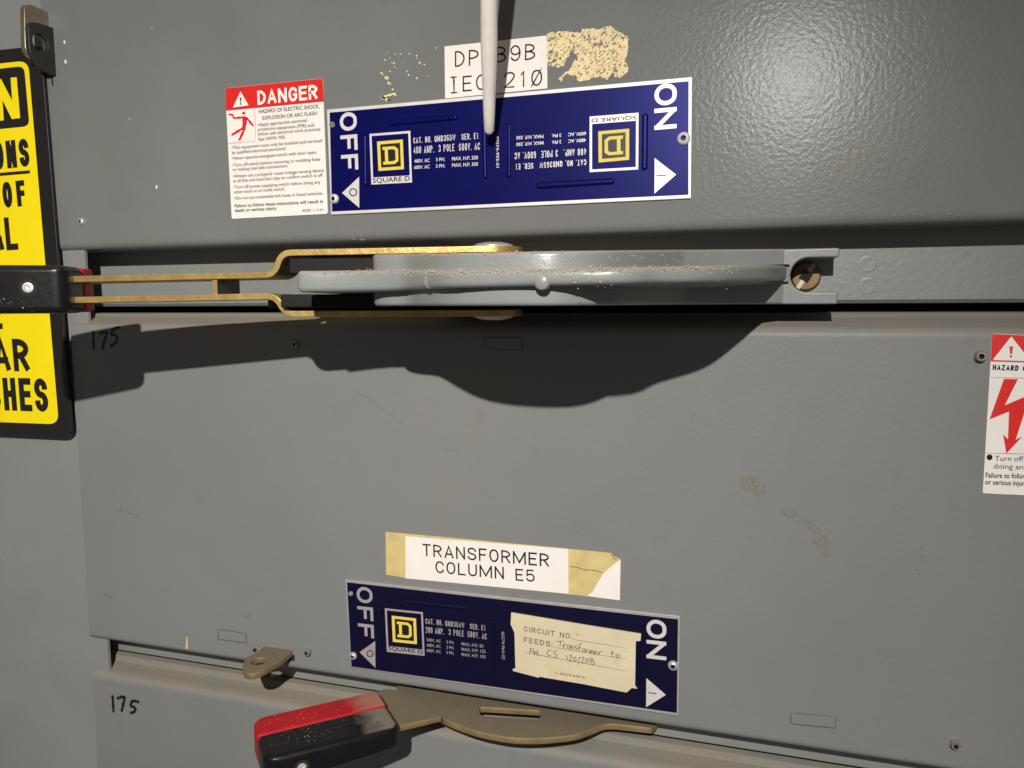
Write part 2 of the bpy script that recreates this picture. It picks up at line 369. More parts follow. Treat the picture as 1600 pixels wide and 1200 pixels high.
def door(name, label, prof, xl, mt):
    """prof: (h, z) front outline top to bottom with an optional mitred left end"""
    t = thing(name, label, 'door', (.1, 0, prof[len(prof)//2][1]))
    n = len(prof); V, F = [], []
    xs = [0, .5]
    for h, z in prof: V.append((xl(h), -h, z)); V.append((.5, -h, z))
    for i in range(n-1): F.append((2*i, 2*i+1, 2*i+3, 2*i+2))
    F.append(tuple(range(0, 2*n, 2))); F.append(tuple(range(2*n-1, 0, -2))); F.append((2*n-2, 2*n-1, 1, 0))
    build('door_panel', V, F, mt, t, smooth=50)
    return t
def arc(c, r, a0, a1, n=6): return [(c[0]+r*math.cos(math.radians(a0+(a1-a0)*k/n)), c[1]+r*math.sin(math.radians(a0+(a1-a0)*k/n))) for k in range(n+1)]
d1 = door('switch_door', 'glossy grey switch door at the top, above the long brass-armed handle',
          [(-.022, .30), (0, .30), (0, -.0612)] + arc((-.0042, -.0618), .0042, 0, -90) + [(-.0048, -.066), (-.022, -.066)], lambda h: -.1802, M['door_up'])
d2 = door('switch_door', 'dull grey switch door in the middle with a dusty top lip, above the red and black handle',
          [(-.022, -.1022), (-.0142, -.1025), (-.0136, -.1028), (-.0124, -.1044), (-.0118, -.1047)] + [(-.0052, -.1068)] + arc((-.0050, -.1125), .0050, 80, 0) + [(0, -.1131), (0, -.2957)] + arc((-.0032, -.2963), .0032, 0, -90) + [(-.0038, -.2995), (-.022, -.2995)],
          lambda h: -.1735+h*.5, M['door_mid'])
d3 = door('switch_door', 'grey switch door along the bottom edge, under the red and black handle',
          [(-.019, -.3154), (-.0150, -.3156), (-.0144, -.3159), (-.0130, -.3184), (-.0124, -.3187)] + [(-.0052, -.3196)] + arc((-.0050, -.3250), .0050, 80, 0) + [(0, -.3256), (0, -.62), (-.019, -.62)],
          lambda h: -.1735+h*.5, M['door_mid'])

def rivet_mesh(x, z, r, h0=0.0, hole=True):
    prof = [(r, 0), (r, .0004), (r*.92, .0010), (r*.7, .0016), (r*.46, .0018)]
    V, F = lathe(x, z, prof + ([(r*.40, .0016), (r*.34, .0002), (r*.02, .0001)] if hole else [(r*.1, .0019)]), 24, h0)
    return V, F, [1 if (hole and i >= 24*5) else 0 for i in range(len(F))]
def rivet(name, px, py, r, parent, h0=0.0, mt='steel', hole=True):
    c = P(px, py, h0+.001); V, F, mi = rivet_mesh(c.x, c.z, r, h0, hole)
    return build(name, V, F, [M[mt], M['void']], parent, mi=mi, smooth=60)
def stud(px, py, r, hh, parent, mt='steel'):
    c = P(px, py, hh)
    V, F = lathe(c.x, c.z, [(r*1.02, 0), (r*1.02, .0003), (r, .0004), (r, hh*.8), (r*.85, hh), (r*.52, hh), (r*.45, hh*.35), (r*.05, hh*.3)], 20)
    return build('screw', V, F, [M[mt], M['void']], parent, mi=[1 if i >= 20*5 else 0 for i in range(len(F))], smooth=40)
rivet('screw', 126, 346, .0021, d1)
stud(1534, 557, .0021, .0034, d2, 'screwmetal'); stud(459, 538, .0019, .0024, d2, 'nickel'); stud(478, 1021, .0019, .0032, d2, 'screwmetal'); stud(1494, 1167, .0019, .0030, d2, 'screwmetal')
def emboss(pts, parent):
    e = shape('embossed_tab', px_poly(pts, .0005, .001), M['door_mid'], parent, bevel=.0003)
    ink('tab_groove', [strokes([[pts[k], pts[(k+1) % 4]] for k in range(4)], .00055, .9)], M['groove'], e)  # dark outline drawn around the tab
emboss([(757, 528), (815, 528), (816, 546), (757, 545)], d2)
emboss([(341, 983), (384, 990), (385, 1005), (341, 999)], d2)
emboss([(1236, 1114), (1305, 1120), (1306, 1138), (1236, 1131)], d2)
for px, py, r in ((398, 1016, 3.2),):
    ink('pin_hole', [px_poly(circ(px, py, r, 12), .0002)], M['void'], d2)
# chips where the enamel is knocked off the top door
for px, py in ((101, 66), (103, 97), (245, 292), (238, 44), (203, 186)):
    s = .8 if px in (101, 103, 245) else .22
    c = P(px, py); pts = [(c.x+math.cos(a)*.0011*s*random.uniform(.5, 1.2), c.z+math.sin(a)*.0018*s*random.uniform(.6, 1.2)) for a in [k*.9 for k in range(7)]]
    shape('paint_chip', prism(pts, wall, -.0003, .0005), M['chip'], d1, bevel=.0002)
# marker numbers on the doors
k = crop(80, 470, 4)
ink('marker_number', [strokes([[k(262, 188), k(263, 250), k(265, 305)], [k(298, 205), k(325, 198), k(347, 197), k(335, 240), k(318, 307)],
    [k(428, 165), k(402, 170), k(382, 182), k(376, 212), k(398, 214), k(411, 232), k(400, 262), k(366, 286)]], .0002, 3.6)], M['marker'], d2)
k = crop(100, 940, 4)
ink('marker_number', [strokes([[k(303, 585), k(306, 640), k(309, 693)], [k(330, 606), k(355, 598), k(378, 597), k(370, 640), k(359, 690)],
    [k(470, 629), k(447, 622), k(426, 624), k(416, 652), k(438, 660), k(446, 672), k(437, 690), k(412, 697)]], .0002, 3.8)], M['marker'], d3)
# brown stains and scuffs on the middle door
def blot(cx, cy, rx, ry, ang, n, seed, h=.00012):
    rnd = random.Random(seed); out = []
    for i in range(n):
        a, q = rnd.uniform(0, 6.28), math.sqrt(rnd.random()); x, y = q*rx*math.cos(a), q*ry*math.sin(a)
        ca, sa = math.cos(ang), math.sin(ang); r = rnd.uniform(.6, 2.4)
        X, Y = cx+x*ca-y*sa, cy+x*sa+y*ca
        out.append(px_poly([(X+r*math.cos(t)*rnd.uniform(.6, 1.2), Y+r*math.sin(t)*rnd.uniform(.6, 1.2)) for t in (0, 1.05, 2.1, 3.14, 4.2, 5.2)], h+i*1e-7))
    return out
ink('brown_stain', blot(1176, 759, 24, 12, .55, 110, 1)+blot(1240, 806, 26, 7, .45, 40, 2)+blot(1270, 824, 18, 6, .75, 40, 3)+blot(1284, 850, 22, 12, 1.2, 60, 4), M['stain'], d2)
ink('yellow_drip', [px_poly([(291, 995), (293, 995), (294, 1014), (290, 1014)], .0002)], M['yellowtape'], d2)
ink('glue_drip', [px_poly([(803, 925), (806, 926), (808, 933), (800, 932)], .0002)], M['stain'], d2)
ink('scuff', [strokes([[(556, 610), (600, 640), (634, 668)], [(1080, 640), (1082, 668)], [(905, 460)][:0] or [(690, 700), (720, 706)], [(300, 760), (318, 790)]], .00012, .7)]+blot(200, 800, 16, 5, .3, 8, 11)+blot(165, 930, 9, 6, .2, 8, 12)+blot(385, 960, 10, 6, .4, 9, 13)+blot(1380, 1020, 14, 5, .6, 5, 14)+blot(1440, 870, 9, 30, .2, 4, 15), M['stain'], d2)
ink('grime', blot(430, 366, 60, 5, -.03, 26, 16)+blot(1450, 335, 60, 4, -.03, 18, 17)+blot(560, 372, 12, 3, 0, 12, 18), M['stain'], d1)
ink('scratch', [strokes([[(1146, 32), (1140, 45), (1135, 62)], [(1128, 66), (1121, 80)], [(1150, 90), (1162, 84), (1172, 87)], [(1135, 95), (1147, 88)]], .00015, 1.0)], M['strip'], d1)

# ------------------------------------------------------------------ nameplates
def nameplate(label, corners, inner, dull, hh=.0012):
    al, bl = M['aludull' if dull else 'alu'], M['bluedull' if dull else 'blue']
    c = P(*corners[3])
    t = thing('nameplate', label, 'nameplate', (c.x, 0, c.z))
    shape('plate_rim', px_poly(corners, hh, hh), al, t, bevel=.0003)
    shape('blue_field', px_poly(inner, hh+.0002, .0003), bl, t)
    return t, bl, al
def rib(parent, pts, mt, hh=.0026):
    shape('raised_rib', px_poly(pts, hh, hh-.0005), mt, parent, bevel=.0011, seg=3)
def logo(parent, fr, bar, ysq, flip, mt, h, words, dull):
    """white outlined square with a yellow square and a slab letter D; fr, ysq are photo corners TL TR BR BL as the letter reads"""
    def lerp(a, b, t): return (a[0]+(b[0]-a[0])*t, a[1]+(b[1]-a[1])*t)
    def bil(q, u, v): return lerp(lerp(q[0], q[1], u), lerp(q[3], q[2], u), v)
    al = M['aludull' if dull else 'alu']
    def ring(q, a, b, hh):
        o = [bil(q, *uv) for uv in ((0, 0), (1, 0), (1, 1), (0, 1))]; i = [bil(q, *uv) for uv in ((a, b[0]), (1-a, b[0]), (1-a, b[1]), (a, b[1]))]
        V = [tuple(P(*p, hh)) for p in o+i]; return V, [(k, (k+1) % 4, 4+(k+1) % 4, 4+k) for k in range(4)]
    lg = ink('logo_frame', [ring(fr, .05, (.045, .862), h)], al, parent)
    ink('logo_ground', [px_poly(ysq, h+.00006)], M['logoblack'], lg)
    ink('logo_square', [ring(ysq, .115, (.105, .895), h+.00012)], M['yellowlogo'], lg)
    D1 = [(.20, .20), (.66, .20), (.80, .30), (.80, .70), (.66, .80), (.20, .80), (.20, .70), (.28, .70), (.28, .30), (.20, .30)]
    D2 = [(.40, .30), (.62, .30), (.69, .35), (.69, .65), (.62, .70), (.40, .70)]
    vo = [tuple(P(*bil(ysq, *p), h+.00018)) for p in D1+D2]
    # outline + counter bridged as quads/tris
    F = [(0, 1, 11, 10, 9), (1, 2, 12, 11), (2, 3, 13, 12), (3, 4, 14, 13), (4, 5, 6, 15, 14), (6, 7, 15), (7, 8, 10, 15), (8, 9, 10)]
    flat('logo_letter', vo, F, M['yellowlogo'], lg)
    ink('logo_name', [text(*words, h+.0001, .012)], M['inkdark'], lg)
    return lg

# --- upper plate
k1, k2, k3 = crop(500, 120, 16/3), crop(790, 110, 16/3), crop(680, 0, 4)
np1, bl, al = nameplate('blue switch nameplate on the top door, with an upright and an upside-down catalogue block',
    [(510.3, 171), (1081.6, 119.8), (1079.7, 310), (517, 335.6)], [k1(80, 298), k2(1525, 90), k2(1523, 1035), k1(100, 1122)], False)
H = .0012+.0003
ink('switch_word', [letters('OFF', k1(162, 303), k1(180, 782), 26.5, 5.0, H, .30)], M['alu'], np1); ink('switch_word', [letters('ON', k2(1240, 119), k2(1240, 497), 34.7, 6.6, H, .16)], M['alu'], np1)
ink('arrow', [px_poly([k1(183, 968), k1(326, 833), k1(327, 1092)], H)], M['alu'], np1); ink('arrow', [px_poly([k2(1242, 730), k2(1421, 868), k2(1240, 1027)], H)], M['alu'], np1)
ink('catalogue_lettering', [
    letters('CAT. NO. QMB365W', k1(778, 556), k1(1130, 530), 9.2, 1.08, H, .6), letters('SER. E1', k1(1180, 526), k1(1320, 516), 9.2, 1.08, H, .6),
    letters('400 AMP.', k1(780, 641), k1(950, 631), 11.0, 1.08, H, .6), letters('3 POLE', k1(988, 626), k1(1120, 618), 11, 1.08, H, .6), letters('600V. AC', k1(1158, 616), k1(1332, 608), 11, 1.08, H, .6),
    text('480V. AC', k1(785, 717), k1(915, 709), 5.2, H, .012), text('3 PH.', k1(966, 704), k1(1042, 700), 5.2, H, .012), text('MAX. H.P. 250', k1(1100, 697), k1(1316, 686), 5.2, H, .012),
    text('600V. AC', k1(785, 769), k1(915, 762), 5.2, H, .012), text('3 PH.', k1(966, 758), k1(1042, 754), 5.2, H, .012), text('MAX. H.P. 350', k1(1100, 751), k1(1316, 740), 5.2, H, .012),
    text('40274-992-01', (775, 212), (775.6, 262), 4.2, H, .005)], M['alu'], np1)
ink('catalogue_lettering', [
    letters('CAT. NO. QMB365W', k2(672, 740), k2(285, 768), 9.0, 1.08, H, .6), letters('SER. E1', k2(230, 770), k2(85, 780), 9.0, 1.08, H, .6),
    letters('400 AMP.', k2(672, 648), k2(485, 660), 10.5, 1.08, H, .6), letters('3 POLE', k2(435, 662), k2(298, 672), 10.5, 1.08, H, .6), letters('600V. AC', k2(252, 674), k2(76, 686), 10.5, 1.08, H, .6),
    text('480V. AC', k2(670, 567), k2(522, 577), 5, H, .012), text('3 PH.', k2(463, 580), k2(385, 586), 5, H, .012), text('MAX. H.P. 250', k2(315, 590), k2(90, 604), 5, H, .012),
    text('600V. AC', k2(670, 512), k2(522, 522), 5, H, .012), text('3 PH.', k2(463, 526), k2(385, 531), 5, H, .012), text('MAX. H.P. 350', k2(315, 536), k2(90, 549), 5, H, .012)], M['alu'], np1)
c = k1(276, 962)
def ringpx(cx, cy, r0, r1, h, n=28):
    o = circ(cx, cy, r0, n); i = circ(cx, cy, r1, n); V = [tuple(P(*p, h)) for p in o+i]
    return V, [(j, (j+1) % n, n+(j+1) % n, n+j) for j in range(n)]
ink('arrow_mark', [ringpx(*c, 6.2, 4.6, H+.0001)], M['inkdark'], np1); ink('arrow_mark', [px_poly([k2(1257, 873), k2(1336, 873), k2(1336, 881), k2(1257, 881)], H+.0001)], M['inkdark'], np1)
logo(np1, [k1(412, 476), k1(752, 450), k1(767, 880), k1(428, 898)], None, [k1(475, 540), k1(690, 522), k1(700, 770), k1(487, 785)], False, bl, H,
     ('SQUARE D', k1(440, 884), k1(750, 864), 7), False)
logo(np1, [k2(1105, 825), k2(700, 848), k2(700, 385), k2(1108, 352)], None, [k2(1030, 745), k2(775, 768), k2(772, 508), k2(1030, 485)], True, bl, H,
     ('SQUARE D', k2(1090, 376), k2(715, 403), 5.6), False)
for pts in ([k1(557, 360), k1(1138, 310), k1(1140, 355), k1(570, 405)], [k1(350, 480), k1(384, 479), k1(388, 903), k1(355, 905)], [k1(1343, 396), k1(1382, 396), k1(1390, 850), k1(1354, 850)],
            [k1(1560, 390), k1(1588, 388), k1(1588, 832), k1(1552, 832)], [k2(1135, 356), k2(1186, 354), k2(1180, 828), k2(1130, 828)], [k2(252, 930), k2(900, 894), k2(905, 945), k2(254, 985)]):
    rib(np1, pts, bl)
ink('rivet_hole', [px_poly(circ(518.8, 194.5, 4.6, 20), H+.0001)], M['door_up'], np1)
rivet('rivet', 521.5, 310.5, .0025, np1, .0012, 'alu'); rivet('rivet', 1068, 215.8, .0029, np1, .0012, 'alu')

# --- lower plate
k1, k2 = crop(530, 880, 16/3), crop(780, 910, 16/3)
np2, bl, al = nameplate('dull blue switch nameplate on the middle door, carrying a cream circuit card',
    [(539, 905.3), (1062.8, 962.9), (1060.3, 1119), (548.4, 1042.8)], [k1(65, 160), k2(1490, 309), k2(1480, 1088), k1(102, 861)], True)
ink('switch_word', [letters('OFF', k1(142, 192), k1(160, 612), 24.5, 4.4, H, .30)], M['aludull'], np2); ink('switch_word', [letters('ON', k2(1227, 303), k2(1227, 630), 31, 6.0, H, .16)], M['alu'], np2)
ink('arrow', [px_poly([k1(170, 742), k1(300, 648), k1(302, 872)], H)], M['aludull'], np2); ink('arrow', [px_poly([k2(1226, 797), k2(1389, 937), k2(1224, 1040)], H)], M['alu'], np2)
fine = []
for s, a, b, cp in (('CAT. NO. QMB364W', (720, 504), (1045, 540), 44), ('SER. E1', (1090, 547), (1220, 562), 44), ('200 AMP.', (722, 580), (875, 594), 50), ('3 POLE', (912, 598), (1040, 612), 50),
                    ('600V. AC', (1070, 615), (1230, 636), 50)):
    fine.append(letters(s, k1(*a), k1(*b), cp/5.333, 1.15, H, .55))
for i, (v, hp) in enumerate((('240V. AC', '50'), ('480V. AC', '125'), ('600V. AC', '150'))):
    dy = 44*i
    fine.append(text(v, k1(728, 650+dy), k1(848, 663+dy), 4.6, H, .006)); fine.append(text('3 PH.', k1(894, 668+dy), k1(958, 675+dy), 4.6, H, .006))
    fine.append(text('MAX. H.P. '+hp, k1(1020, 684+dy), k1(1200 if i == 0 else 1219, 705+dy), 4.6, H, .006))
fine.append(text('40274-964-02', k1(1352, 566), k1(1357, 800), 4.4, H, .004))
ink('catalogue_lettering', fine, M['aludull'], np2)
ink('arrow_mark', [ringpx(*k1(257, 754), 5.4, 3.9, H+.0001)], M['inkdark'], np2); ink('arrow_mark', [px_poly([k2(1240, 914), k2(1310, 924), k2(1310, 932), k2(1240, 921)], H+.0001)], M['inkdark'], np2)
logo(np2, [k1(380, 375), k1(697, 408), k1(712, 772), k1(397, 738)], None, [k1(437, 437), k1(640, 460), k1(648, 675), k1(447, 655)], False, bl, H,
     ('SQUARE D', k1(410, 722), k1(697, 757), 5.6), True)
for pts in ([k1(515, 302), k1(1058, 362), k1(1060, 396), k1(518, 334)], [k1(312, 370), k1(345, 372), k1(352, 725), k1(322, 722)], [k1(1256, 480), k1(1288, 484), k1(1290, 862), k1(1264, 858)],
            [k2(1146, 486), k2(1176, 488), k2(1172, 862), k2(1142, 858)]):
    rib(np2, pts, bl)
ink('rivet_hole', [px_poly(circ(548, 927.4, 3.6, 20), H+.0001)], M['frame'], np2)
rivet('rivet', 551, 1025.5, .0022, np2, .0012); rivet('rivet', 1051.5, 1041, .0025, np2, .0012)
# circuit card on the lower plate
cc = P(*k2(640, 600))
card = thing('circuit_card', 'cream paper circuit card with pencil writing, stuck on the lower blue nameplate', 'card', (cc.x, 0, cc.z))
cp = [(100, 252), (400, 302), (700, 352), (1182, 430), (1178, 487), (1138, 491), (1132, 862), (1150, 886), (1105, 880), (1062, 918), (700, 848), (334, 786), (330, 795), (115, 738), (112, 725), (135, 714), (127, 420), (95, 348)]
shape('card_paper', px_poly([k2(*p) for p in cp], .0024, .0007), M['card'], card)
HC = .0024+.0001
ink('printed_form', [letters('CIRCUIT NO.', k2(205, 407), k2(608, 472), 8, 1.25, HC, .45), letters('FEEDS:', k2(205, 499), k2(444, 538), 8, 1.25, HC, .45),
    text('5-40274-848-01', k2(468, 764), k2(720, 803), 3.4, HC, .002),
    strokes([[k2(612, 475), k2(1070, 549)], [k2(452, 540), k2(1064, 642)], [k2(203, 582), k2(1058, 739)]], HC, .7)], M['brown_ink'], card)
hw = [[(478, 492), (540, 490)], [(512, 492), (506, 540)], [(536, 512), (534, 545), (544, 518), (560, 516)], [(590, 524), (570, 524), (566, 546), (586, 546), (592, 524), (594, 554)],
      [(604, 528), (602, 556), (612, 532), (624, 536), (622, 560)], [(654, 532), (638, 530), (636, 544), (650, 552), (636, 564)], [(690, 510), (674, 512), (668, 540), (662, 585)], [(654, 546), (686, 546)],
      [(706, 552), (694, 556), (694, 574), (708, 578), (714, 560), (706, 552)], [(724, 556), (722, 582), (730, 562), (742, 560)], [(752, 566), (750, 590), (758, 568), (766, 570), (764, 592), (774, 572), (784, 574), (782, 598)],
      [(794, 588), (812, 584), (806, 570), (792, 580), (796, 600), (814, 600)], [(828, 576), (828, 604), (836, 580), (862, 576)], [(944, 568), (940, 618), (952, 620)], [(926, 588), (960, 590)], [(986, 598), (974, 606), (978, 624), (996, 624), (1002, 606), (986, 598)],
      [(262, 550), (254, 600)], [(256, 552), (284, 556), (280, 576), (258, 574)], [(292, 574), (290, 604), (300, 580), (308, 580), (308, 606)], [(322, 560), (320, 604), (332, 606)],
      [(432, 566), (410, 566), (400, 590), (412, 612), (432, 606)], [(486, 574), (458, 574), (456, 594), (478, 600), (478, 622), (454, 622)],
      [(562, 606), (570, 650)], [(584, 618), (596, 604), (606, 616), (584, 654), (612, 656)], [(630, 620), (620, 640), (630, 660), (642, 642), (632, 620)], [(672, 616), (652, 686)],
      [(684, 634), (696, 622), (708, 634), (682, 668), (714, 670)], [(730, 634), (722, 652), (732, 670), (744, 654), (732, 634)], [(774, 640), (762, 632), (754, 641), (766, 651), (790, 660), (796, 674), (778, 684), (762, 674), (770, 657), (784, 645), (774, 640)],
      [(640, 432), (668, 442)]]
ink('pencil_writing', [strokes([[k2(*q) for q in s] for s in hw], HC, 1.15)], M['pencil'], card)

# ------------------------------------------------------------------ stickers and labels
def sticker(name, label, cat, pts, mt, h=.0005, part='sheet'):
    c = P(sum(p[0] for p in pts)/len(pts), sum(p[1] for p in pts)/len(pts))
    t = thing(name, label, cat, (c.x, 0, c.z)); shape(part, px_poly(pts, h, h+.0001), mt, t); return t
# danger sticker
A, B = crop(340, 115, 80/9), crop(340, 220, 80/9)
dg = sticker('danger_sticker', 'white danger sticker with red header and figure, left of the upper blue nameplate', 'sticker',
             rounded([(351.8, 138), (504, 122.3), (512, 334), (362, 342)], [1, 1, 3, 3]), M['white'])
h = .0006
ink('red_header', [px_poly([(351.9, 138.1), (503.9, 122.5), A(1475, 388), A(120, 515)], h)], M['redink'], dg)
ink('header_lettering', [letters('DANGER', A(556, 437), A(1392, 353), 22.2, 4.3, h+.0001, .26), px_poly(rounded([A(318, 246), A(430, 440), A(212, 472)], 1.2, 3), h+.0001)], M['white'], dg)
ink('warning_mark', [px_poly([A(306, 335), A(330, 333), A(322, 402), A(314, 402)], h+.0002), px_poly(circ(*A(319, 420), 1.4, 10), h+.0002)], M['inkdark'], dg)
ink('falling_figure', [strokes([[A(515, 480), A(530, 941)], [A(146, 971), A(530, 940)]], h, .55), px_poly(circ(*A(362, 548), 2.5, 14), h),
    strokes([[A(395, 606), A(310, 610), A(228, 616), A(205, 574), A(150, 568)]], h, 2.6), strokes([[A(398, 610), A(445, 665), A(498, 728)]], h, 2.9),
    px_poly([A(340, 610), A(410, 606), A(405, 690), A(385, 765), A(340, 765), A(345, 690)], h), strokes([[A(370, 745), A(290, 795), A(192, 855)]], h+.00002, 3.3), strokes([[A(378, 740), A(345, 830), A(297, 930)]], h+.00004, 3.6)], M['redink'], dg)
T = []
for s, a, b, cpx, bo in (('HAZARD OF ELECTRIC SHOCK,', A(573, 553), A(1415, 478), 5.6, .012), ('EXPLOSION OR ARC FLASH', A(624, 643), A(1376, 575), 5.6, .012),
        ('•Apply appropriate personal', A(558, 731), A(1237, 668), 4.8, .006), ('protective equipment (PPE) and', A(560, 797), A(1338, 734), 4.8, .006), ('follow safe electrical work practices.', A(562, 862), A(1438, 789), 4.8, .006), ('See NFPA 70E.', A(566, 935), A(945, 902), 4.8, .006),
        ('•This equipment must only be installed and serviced', B(198, 118), B(1452, 17), 4.8, .006), ('by qualified electrical personnel.', B(200, 186), B(952, 125), 4.8, .006), ('•Never operate energized switch with door open.', B(204, 265), B(1377, 177), 4.8, .006),
        ('•Turn off switch before removing or installing fuses', B(208, 358), B(1427, 274), 4.8, .006), ('or making load side connections.', B(210, 422), B(978, 366), 4.8, .006),
        ('•Always use a properly rated voltage sensing device', B(216, 511), B(1477, 430), 4.8, .006), ('at all line and load fuse clips to confirm switch is off.', B(218, 579), B(1466, 497), 4.8, .006),
        ('•Turn off power supplying switch before doing any', B(223, 666), B(1427, 594), 4.8, .006), ('other work on or inside switch.', B(228, 734), B(937, 688), 4.8, .006), ('•Do not use renewable link fuses in fused switches.', B(233, 819), B(1467, 748), 4.8, .006),
        ('Failure to follow these instructions will result in', B(238, 925), B(1467, 861), 4.9, .018), ('death or serious injury.', B(240, 991), B(826, 955), 4.9, .018), ('40281-113-01', B(1175, 987), B(1470, 972), 3.8, .004)):
    T.append(text(s, a, b, cpx, h, bo))
ink('lettering', T, M['black_ink'], dg)
# panel name label
k3 = crop(680, 0, 4)
dp = sticker('panel_label', 'white typed label DP B9B IEC 210, half hidden behind the white rod', 'label', [k3(58, 290), k3(698, 222), k3(701, 552), k3(62, 615)], M['labelwhite'], .0004)
h = .0005
ink('lettering', [letters('DP', k3(123, 419), k3(271, 407), 24.5, 2.3, h, .5), letters('B9B', k3(380, 392), k3(625, 371), 24.5, 2.3, h, .5), strokes([[k3(116, 481), k3(118, 579)]], h, 2.3), letters('EC', k3(172, 573), k3(318, 560), 24, 2.3, h, .5), letters('210', k3(430, 551), k3(668, 534), 24.5, 2.3, h, .5),
    strokes([[k3(600, 545), k3(664, 426)], [k3(96, 484), k3(136, 480)], [k3(98, 581), k3(138, 577)]], h+.00003, 1.9)], M['black_ink'], dp)
# dried glue where a longer label was torn off
def glue_patch():
    out = []; cl = P(850, 88); n = 0; st = .00016
    poly = [(838+x*.1, 30+y*.1) for x, y in ((170, 225), (480, 190), (690, 215), (720, 165), (900, 150), (930, 170), (1150, 100), (1280, 195), (1440, 290), (1420, 520), (1395, 620), (1440, 820), (1300, 920), (1180, 850), (1110, 950), (980, 910), (860, 930), (690, 980), (610, 890), (480, 850), (380, 980), (340, 940), (450, 840), (560, 740), (640, 560), (560, 480), (420, 740), (330, 760), (150, 720))]
    q = [P(*p) for p in poly]; q2 = [(v.x, v.z) for v in q]
    def inside(x, z):
        r = False; j = len(q2)-1
        for i in range(len(q2)):
            (xi, zi), (xj, zj) = q2[i], q2[j]
            if (zi > z) != (zj > z) and x < (xj-xi)*(z-zi)/(zj-zi)+xi: r = not r
            j = i
        return r
    x0, x1 = min(p[0] for p in q2), max(p[0] for p in q2); z0, z1 = min(p[1] for p in q2), max(p[1] for p in q2)
    V, F, idx = [], [], {}
    nx, nz = int((x1-x0)/st)+1, int((z1-z0)/st)+1
    def vid(i, j):
        if (i, j) not in idx:
            idx[(i, j)] = len(V); V.append((x0+i*st, -.00022, z0+j*st))
        return idx[(i, j)]
    for i in range(nx):
        for j in range(nz):
            x, z = x0+(i+.5)*st, z0+(j+.5)*st
            wob = Vector((noise.noise((x*500, z*500, 1)), 0, noise.noise((x*500, z*500, 9))))*.0008
            if not inside(x+wob.x, z+wob.z): continue
            u, v = (x+z)*.707, (z-x)*.707
            val = noise.noise((u*650, v*1200, 3.3)) + .7*noise.noise((u*1700, v*3000, 8.1))
            left = max(0, 1-(x-x0)/.010)*max(0, min(1, (P(850, 70).z-z)/.01))
            if val > -.31 + .5*left: F.append((vid(i, j), vid(i+1, j), vid(i+1, j+1), vid(i, j+1)))
    g = flat('glue_residue', V, F, M['glue'], None); tag(g, 'crusty yellow glue residue right of the white DP label on the top door', 'glue'); V, F = [], []
    # crumbs on the other side of the label
    k = crop(580, 60, 80/7)
    for x, y, r in ((250, 383, 1.5), (330, 347, 1), (433, 280, 1), (525, 280, 1), (683, 275, 1.4), (815, 308, 1.6), (815, 362, .9), (405, 440, 1.8), (360, 437, .8), (335, 588, 1.3), (640, 585, 1.2), (665, 655, 1.4), (815, 710, 1.7), (950, 468, 1.4), (865, 438, 1.9), (568, 437, .9), (290, 257, .8), (422, 515, .9), (1012, 668, .9), (1165, 170, 1.1), (380, 910, 1.8)):
        X, Y = k(x, y); pv, pf = px_poly([(X+r*math.cos(a)*random.uniform(.7, 1.2), Y+r*math.sin(a)*random.uniform(.7, 1.3)) for a in (0, 1, 2, 3.1, 4.2, 5.2)], .00022)
        o = len(V); V += pv; F += [tuple(i+o for i in f) for f in pf]
    for pth, wd in (([(165, 610), (210, 630), (230, 615), (205, 660)], 2.2), ([(240, 700), (275, 690), (310, 715), (250, 720)], 2.4), ([(300, 770), (315, 810), (345, 800), (330, 830)], 2.4),
                    ([(170, 1065), (230, 1040), (330, 1010), (420, 990), (430, 1030)], 2.6), ([(175, 1070), (240, 1075), (300, 1100), (345, 1090), (260, 1118)], 2.6), ([(190, 1050), (240, 1060), (225, 1080)], 2.6)):
        sv, sf = strokes([[k(*p) for p in pth]], .00022, wd); o = len(V); V += sv; F += [tuple(i+o for i in f) for f in sf]
    g = flat('glue_crumbs', V, F, M['glue'], None); tag(g, 'scattered pale yellow glue crumbs left of the white DP label', 'glue'); g['kind'] = 'stuff'
glue_patch()
# transformer label with its old backing
k4 = crop(580, 810, 4)
tl = sticker('transformer_label', 'white label TRANSFORMER COLUMN E5 over torn yellowed tape, above the lower nameplate', 'label',
    [k4(90, 85), k4(400, 112), k4(800, 150), k4(1230, 190), k4(1400, 207), k4(1502, 217), k4(1515, 236), k4(1560, 257), k4(1555, 513), k4(1340, 487), k4(1235, 474), k4(700, 420), k4(215, 372), k4(93, 352)], M['yellowtape'], .0003, 'yellowed_tape')
h = .0005
shape('white_label', px_poly([k4(213, 112), k4(1231, 192), k4(1233, 471), k4(215, 375)], .0005, .0002), M['labelwhite'], tl)
shape('white_scrap', px_poly([k4(1558, 259), k4(1553, 511), k4(1450, 498), k4(1350, 484), k4(1388, 455), k4(1402, 425), k4(1430, 380), k4(1452, 342), k4(1490, 310), k4(1530, 275)], .00045, .0002), M['labelwhite'], tl)
ink('lettering', [letters('TRANSFORMER', k4(322, 235), k4(1112, 301), 19, 2.3, .0006, .36), letters('COLUMN', k4(402, 340), k4(830, 380), 18.5, 2.3, .0006, .36), letters('E5', k4(903, 389), k4(1023, 397), 18.5, 2.3, .0006, .4)], M['black_ink'], tl)
ink('tear_crack', [strokes([[k4(1240, 300), k4(1290, 308), k4(1340, 322), k4(1400, 326), k4(1450, 340)], [k4(1502, 219), k4(1515, 245), k4(1540, 262)]], .0004, .9)], M['darksteel'], tl)
